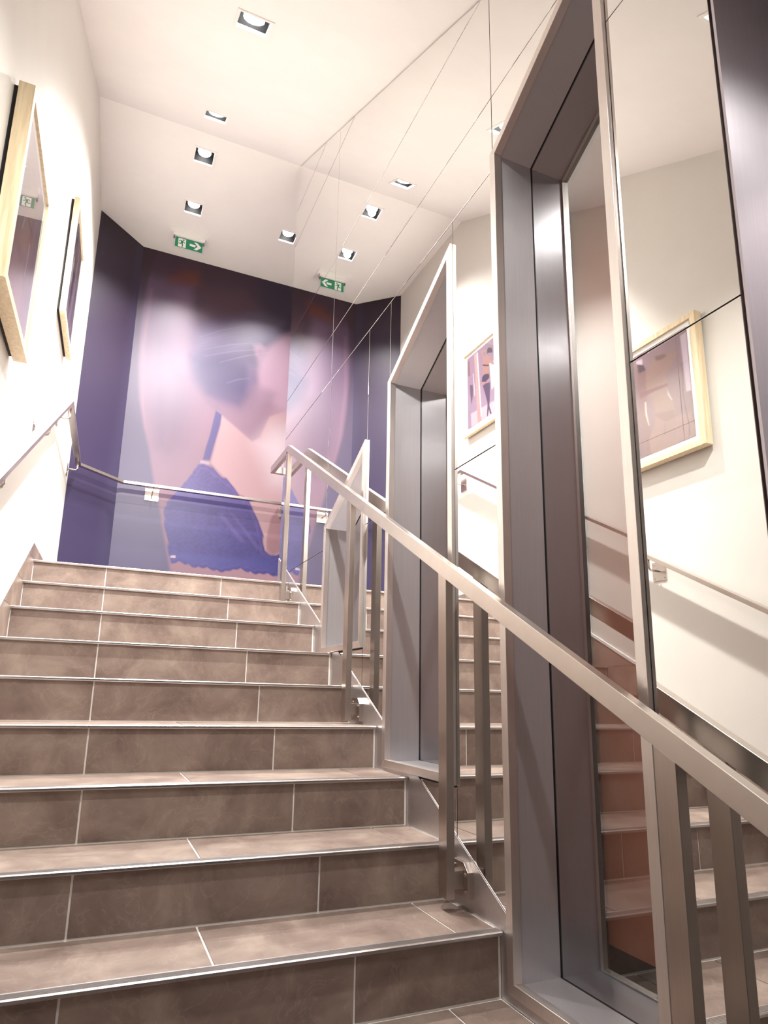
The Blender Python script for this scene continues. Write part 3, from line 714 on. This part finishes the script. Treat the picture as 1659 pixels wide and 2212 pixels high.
def ink_f2(P):
    C = vgrad(P, (168, 142, 164), (152, 122, 146), 2.9, 3.5)
    C = over(C, P, F2['floor'], (212, 186, 194), 0.01); C = over(C, P, F2['redtop'], (128, 78, 84), 0.01, 0.8)
    C = over(C, P, F2['slit'], (226, 208, 224), 0.003); C = over(C, P, F2['mini'], (96, 72, 96), 0.006)
    C = over(C, P, F2['pillar'], (190, 154, 152), 0.005); C = over(C, P, F2['white'], (232, 212, 224), 0.003)
    C = over(C, P, F2['window'], (240, 236, 240), 0.006)
    C = over(C, P, F2['skin'], (176, 130, 124), 0.003); C = over(C, P, F2['legs'], (88, 68, 98), 0.003)
    C = over(C, P, F2['top'], (66, 44, 62), 0.002); C = over(C, P, F2['brief'], (74, 58, 88), 0.003)
    return over(C, P, F2['hair'], (74, 52, 72), 0.003)
def picture(ya, yb, za, zb_, dep, label, ink):
    t = thing('picture_frame', label, 'picture', (XW((ya + yb) / 2), (ya + yb) / 2, (za + zb_) / 2), 'framed photographs on the left wall')
    gp, fw = 0.014, 0.030
    q = MB(); q.prismW([(ya + .012, za + .012), (yb - .012, za + .012), (yb - .012, zb_ - .012), (ya + .012, zb_ - .012)], 0.0, gp); q.out('backing', M_BLACK, t)
    for pl in ([(ya, za), (ya, zb_), (ya + fw, zb_ - fw), (ya + fw, za + fw)], [(yb, za), (yb, zb_), (yb - fw, zb_ - fw), (yb - fw, za + fw)],
               [(ya, za), (yb, za), (yb - fw, za + fw), (ya + fw, za + fw)], [(ya, zb_), (yb, zb_), (yb - fw, zb_ - fw), (ya + fw, zb_ - fw)]):
        q = MB(); q.prismW(pl, gp, dep); q.out('frame_bar', M_WOOD, t, bev=0.0008)
    inn = [(ya + fw, za + fw), (yb - fw, za + fw), (yb - fw, zb_ - fw), (ya + fw, zb_ - fw)]
    q = MB(); q.prismW(inn, gp, dep - 0.012); q.out('mount', M_MAT, t)
    m_ = 0.028 + fw
    nu, nv = 90, 120
    uu, vv = np.meshgrid(np.linspace(ya + m_, yb - m_, nu), np.linspace(za + m_, zb_ - m_, nv))
    P = np.stack([uu.ravel(), vv.ravel()], 1)
    painted('print', M_PRINT, [(XW(y) + dep - 0.0113, y, z) for y, z in P], nu, nv, ink(P) * 0.62, t)
    q = MB(); q.prismW(inn, dep - 0.0075, dep - 0.0055); q.out('glass', M_PICGLASS, t)
picture(2.013, 2.575, 2.003, 2.713, 0.062, 'ash framed photograph lower on the stair wall, two figures with raised arms', ink_f1)
picture(3.585, 4.163, 2.836, 3.572, 0.044, 'ash framed photograph higher on the stair wall, beside the mural, one standing figure', ink_f2)

# ---------------------------------------------------------------- recessed square downlights
DL = ['square downlight over the lower stairs behind the camera, out of view',
      'square downlight in the sloped ceiling above the camera, out of view',
      'square downlight in the sloped ceiling beside the dark steel panel, seen in the mirror', 'square downlight nearest the viewer, at the top edge of the photo',
      'square downlight just below the ceiling crease, a narrow slot in the photo', 'square downlight just above the ceiling crease, the one with the brightest glare',
      'square downlight between the ceiling crease and the exit sign', 'square downlight above the landing, half hidden by the mirror edge']
def downlight(label, x, y, z, power):
    t = thing('ceiling_light', label, 'light', (x, y, z), 'square recessed downlights')
    sl = 0.0 if (y > YC or y < YLOW or z < cz(y) - 0.01) else SC
    nn = 1 / math.sqrt(1 + sl * sl)
    def S(px, py, d): return (x + px, y + py - d * sl * nn, z + sl * py + d * nn)      # d is measured square to the ceiling
    D = 0.085
    DB = 0.067 if sl else 0.044          # how far the lamp hangs below the top of its housing
    h2 = HS + 0.0
    q = MB(); vs3 = [S(a * h2, b * h2, d) for d in (0.0005, D) for a, b in ((-1, -1), (1, -1), (1, 1), (-1, 1))]
    q.add(vs3, [(0, 1, 5, 4), (1, 2, 6, 5), (2, 3, 7, 6), (3, 0, 4, 7), (4, 5, 6, 7)]); q.out('housing', M_HOUS, t)
    q = MB(); h3 = HS + 0.011; r = 0.004
    vs3 = [S(a * w_, b * w_, d) for (w_, d) in ((HS - 0.004, 0.012), (HS - 0.004, -r), (h3, -r), (h3, 0.0)) for a, b in ((-1, -1), (1, -1), (1, 1), (-1, 1))]
    fs3 = [(l * 4 + j, l * 4 + (j + 1) % 4, (l + 1) * 4 + (j + 1) % 4, (l + 1) * 4 + j) for l in range(3) for j in range(4)]
    q.add(vs3, fs3); q.out('trim_ring', M_TRIM, t)
    q = MB(); n = 28; rr_ = 0.050
    ring = [S(rr_ * math.cos(2 * math.pi * j / n), rr_ * math.sin(2 * math.pi * j / n), D - DB + 0.001) for j in range(n)]
    ring2 = [S(rr_ * math.cos(2 * math.pi * j / n), rr_ * math.sin(2 * math.pi * j / n), D - 0.004) for j in range(n)]
    q.add(ring + ring2, [tuple(range(n))] + [(j, (j + 1) % n, (j + 1) % n + n, j + n) for j in range(n)]); q.out('bulb', M_BULB, t)
    ld = bpy.data.lights.new('downlight', 'SPOT'); ld.energy = LAMP_W * power; ld.color = LAMP_COL
    ld.spot_size = math.radians(SPOT_DEG); ld.spot_blend = 0.8; ld.shadow_soft_size = 0.034
    lo = bpy.data.objects.new('lamp', ld); COL.objects.link(lo)
    lo.location = S(0, 0, 0.004); lo.rotation_euler = (math.atan(sl), 0, 0); lo.parent = t      # aimed square to the ceiling
SPOT_DEG = 112
for i, (x, y) in enumerate(DOWN): downlight(DL[i], x, y, cz(y), LAMP_PART.get(y, 1.0))
downlight('square downlight in the soffit of the steel-clad opening, out of view', 0.20, 0.27, 2.46, 0.13)

# ---------------------------------------------------------------- emergency exit sign
ex = thing('exit_sign', 'green emergency exit sign with running figure and arrow hanging from ceiling', 'sign', (-0.70, 5.42, ZC))
M_GREEN = plain('sign_green', srgb(24, 138, 98), 0.4); M_WHITE = plain('sign_white', srgb(248, 248, 246), 0.4)
M_ACR = clear_glass('acrylic', 1.3, (0.97, 0.98, 0.98, 1))
q = MB(); q.box(-0.885, -0.535, 5.335, 5.505, ZC - 0.006, ZC - 0.0005); q.out('base_plate', M_TRIM, ex, bev=0.001)
q = MB(); q.box(-0.845, -0.565, 5.395, 5.445, ZC - 0.030, ZC - 0.006); q.out('lamp_bar', M_TRIM, ex, bev=0.002)
for x in (-0.838, -0.572):
    q = MB(); q.box(x - 0.006, x + 0.006, 5.408, 5.430, ZC - 0.052, ZC - 0.006); q.out('clip', plain('clip_grey', srgb(150, 146, 150), 0.35, 0.7), ex)
q = MB(); q.box(-0.842, -0.562, 5.416, 5.422, 4.772, ZC - 0.030); q.out('acrylic_panel', M_ACR, ex)
q = MB(); q.box(-0.826, -0.580, 5.4145, 5.4158, 4.783, 4.884); q.out('green_field', M_GREEN, ex)
_lm, _n, _bb = new_mat('sign_lamp'); _bb.inputs['Emission Color'].default_value = (1, 0.98, 0.75, 1); _bb.inputs['Emission Strength'].default_value = 6
q = MB(); q.box(-0.722, -0.682, 5.412, 5.4165, ZC - 0.029, ZC - 0.012); q.out('indicator_lamp', _lm, ex)
U = lambda u, v: (-0.826 + u * 0.246, 4.783 + v * 0.101)
def flat(name, polys, mat, y):
    q = MB()
    for pl in polys: q.prismY([U(*p) for p in pl], y - 0.0006, y)
    q.out(name, mat, ex)
flat('door_symbol', [[(0.11, 0.05), (0.39, 0.05), (0.39, 0.93), (0.11, 0.93)]], M_WHITE, 5.4144)
flat('arrow_symbol', [[(0.53, 0.40), (0.74, 0.40), (0.74, 0.62), (0.53, 0.62)], [(0.68, 0.13), (0.95, 0.51), (0.68, 0.89), (0.80, 0.62), (0.74, 0.40)][0:1] + [(0.80, 0.13), (0.96, 0.51), (0.80, 0.89), (0.68, 0.89), (0.82, 0.51)]], M_WHITE, 5.4144)
runner = [[(0.30 + 0.032 * math.cos(t * math.pi / 5), 0.80 + 0.075 * math.sin(t * math.pi / 5)) for t in range(10)],
          [(0.20, 0.74), (0.29, 0.70), (0.275, 0.40), (0.21, 0.46)], [(0.22, 0.50), (0.27, 0.44), (0.30, 0.28), (0.27, 0.05), (0.24, 0.06), (0.255, 0.28)],
          [(0.215, 0.52), (0.24, 0.42), (0.20, 0.34), (0.115, 0.36), (0.115, 0.42), (0.185, 0.43)], [(0.20, 0.74), (0.22, 0.66), (0.175, 0.68), (0.155, 0.56), (0.135, 0.58), (0.16, 0.74)],
          [(0.28, 0.70), (0.285, 0.60), (0.32, 0.50), (0.365, 0.52), (0.365, 0.57), (0.33, 0.58)]]
flat('running_figure', runner, M_GREEN, 5.4137)

# ---------------------------------------------------------------- put each empty at its thing's base without moving the parts
for nm, loc in HOME.items():
    e = bpy.data.objects[nm]
    e.location = loc
    for ch in e.children: ch.matrix_parent_inverse = Matrix.Translation(-loc)
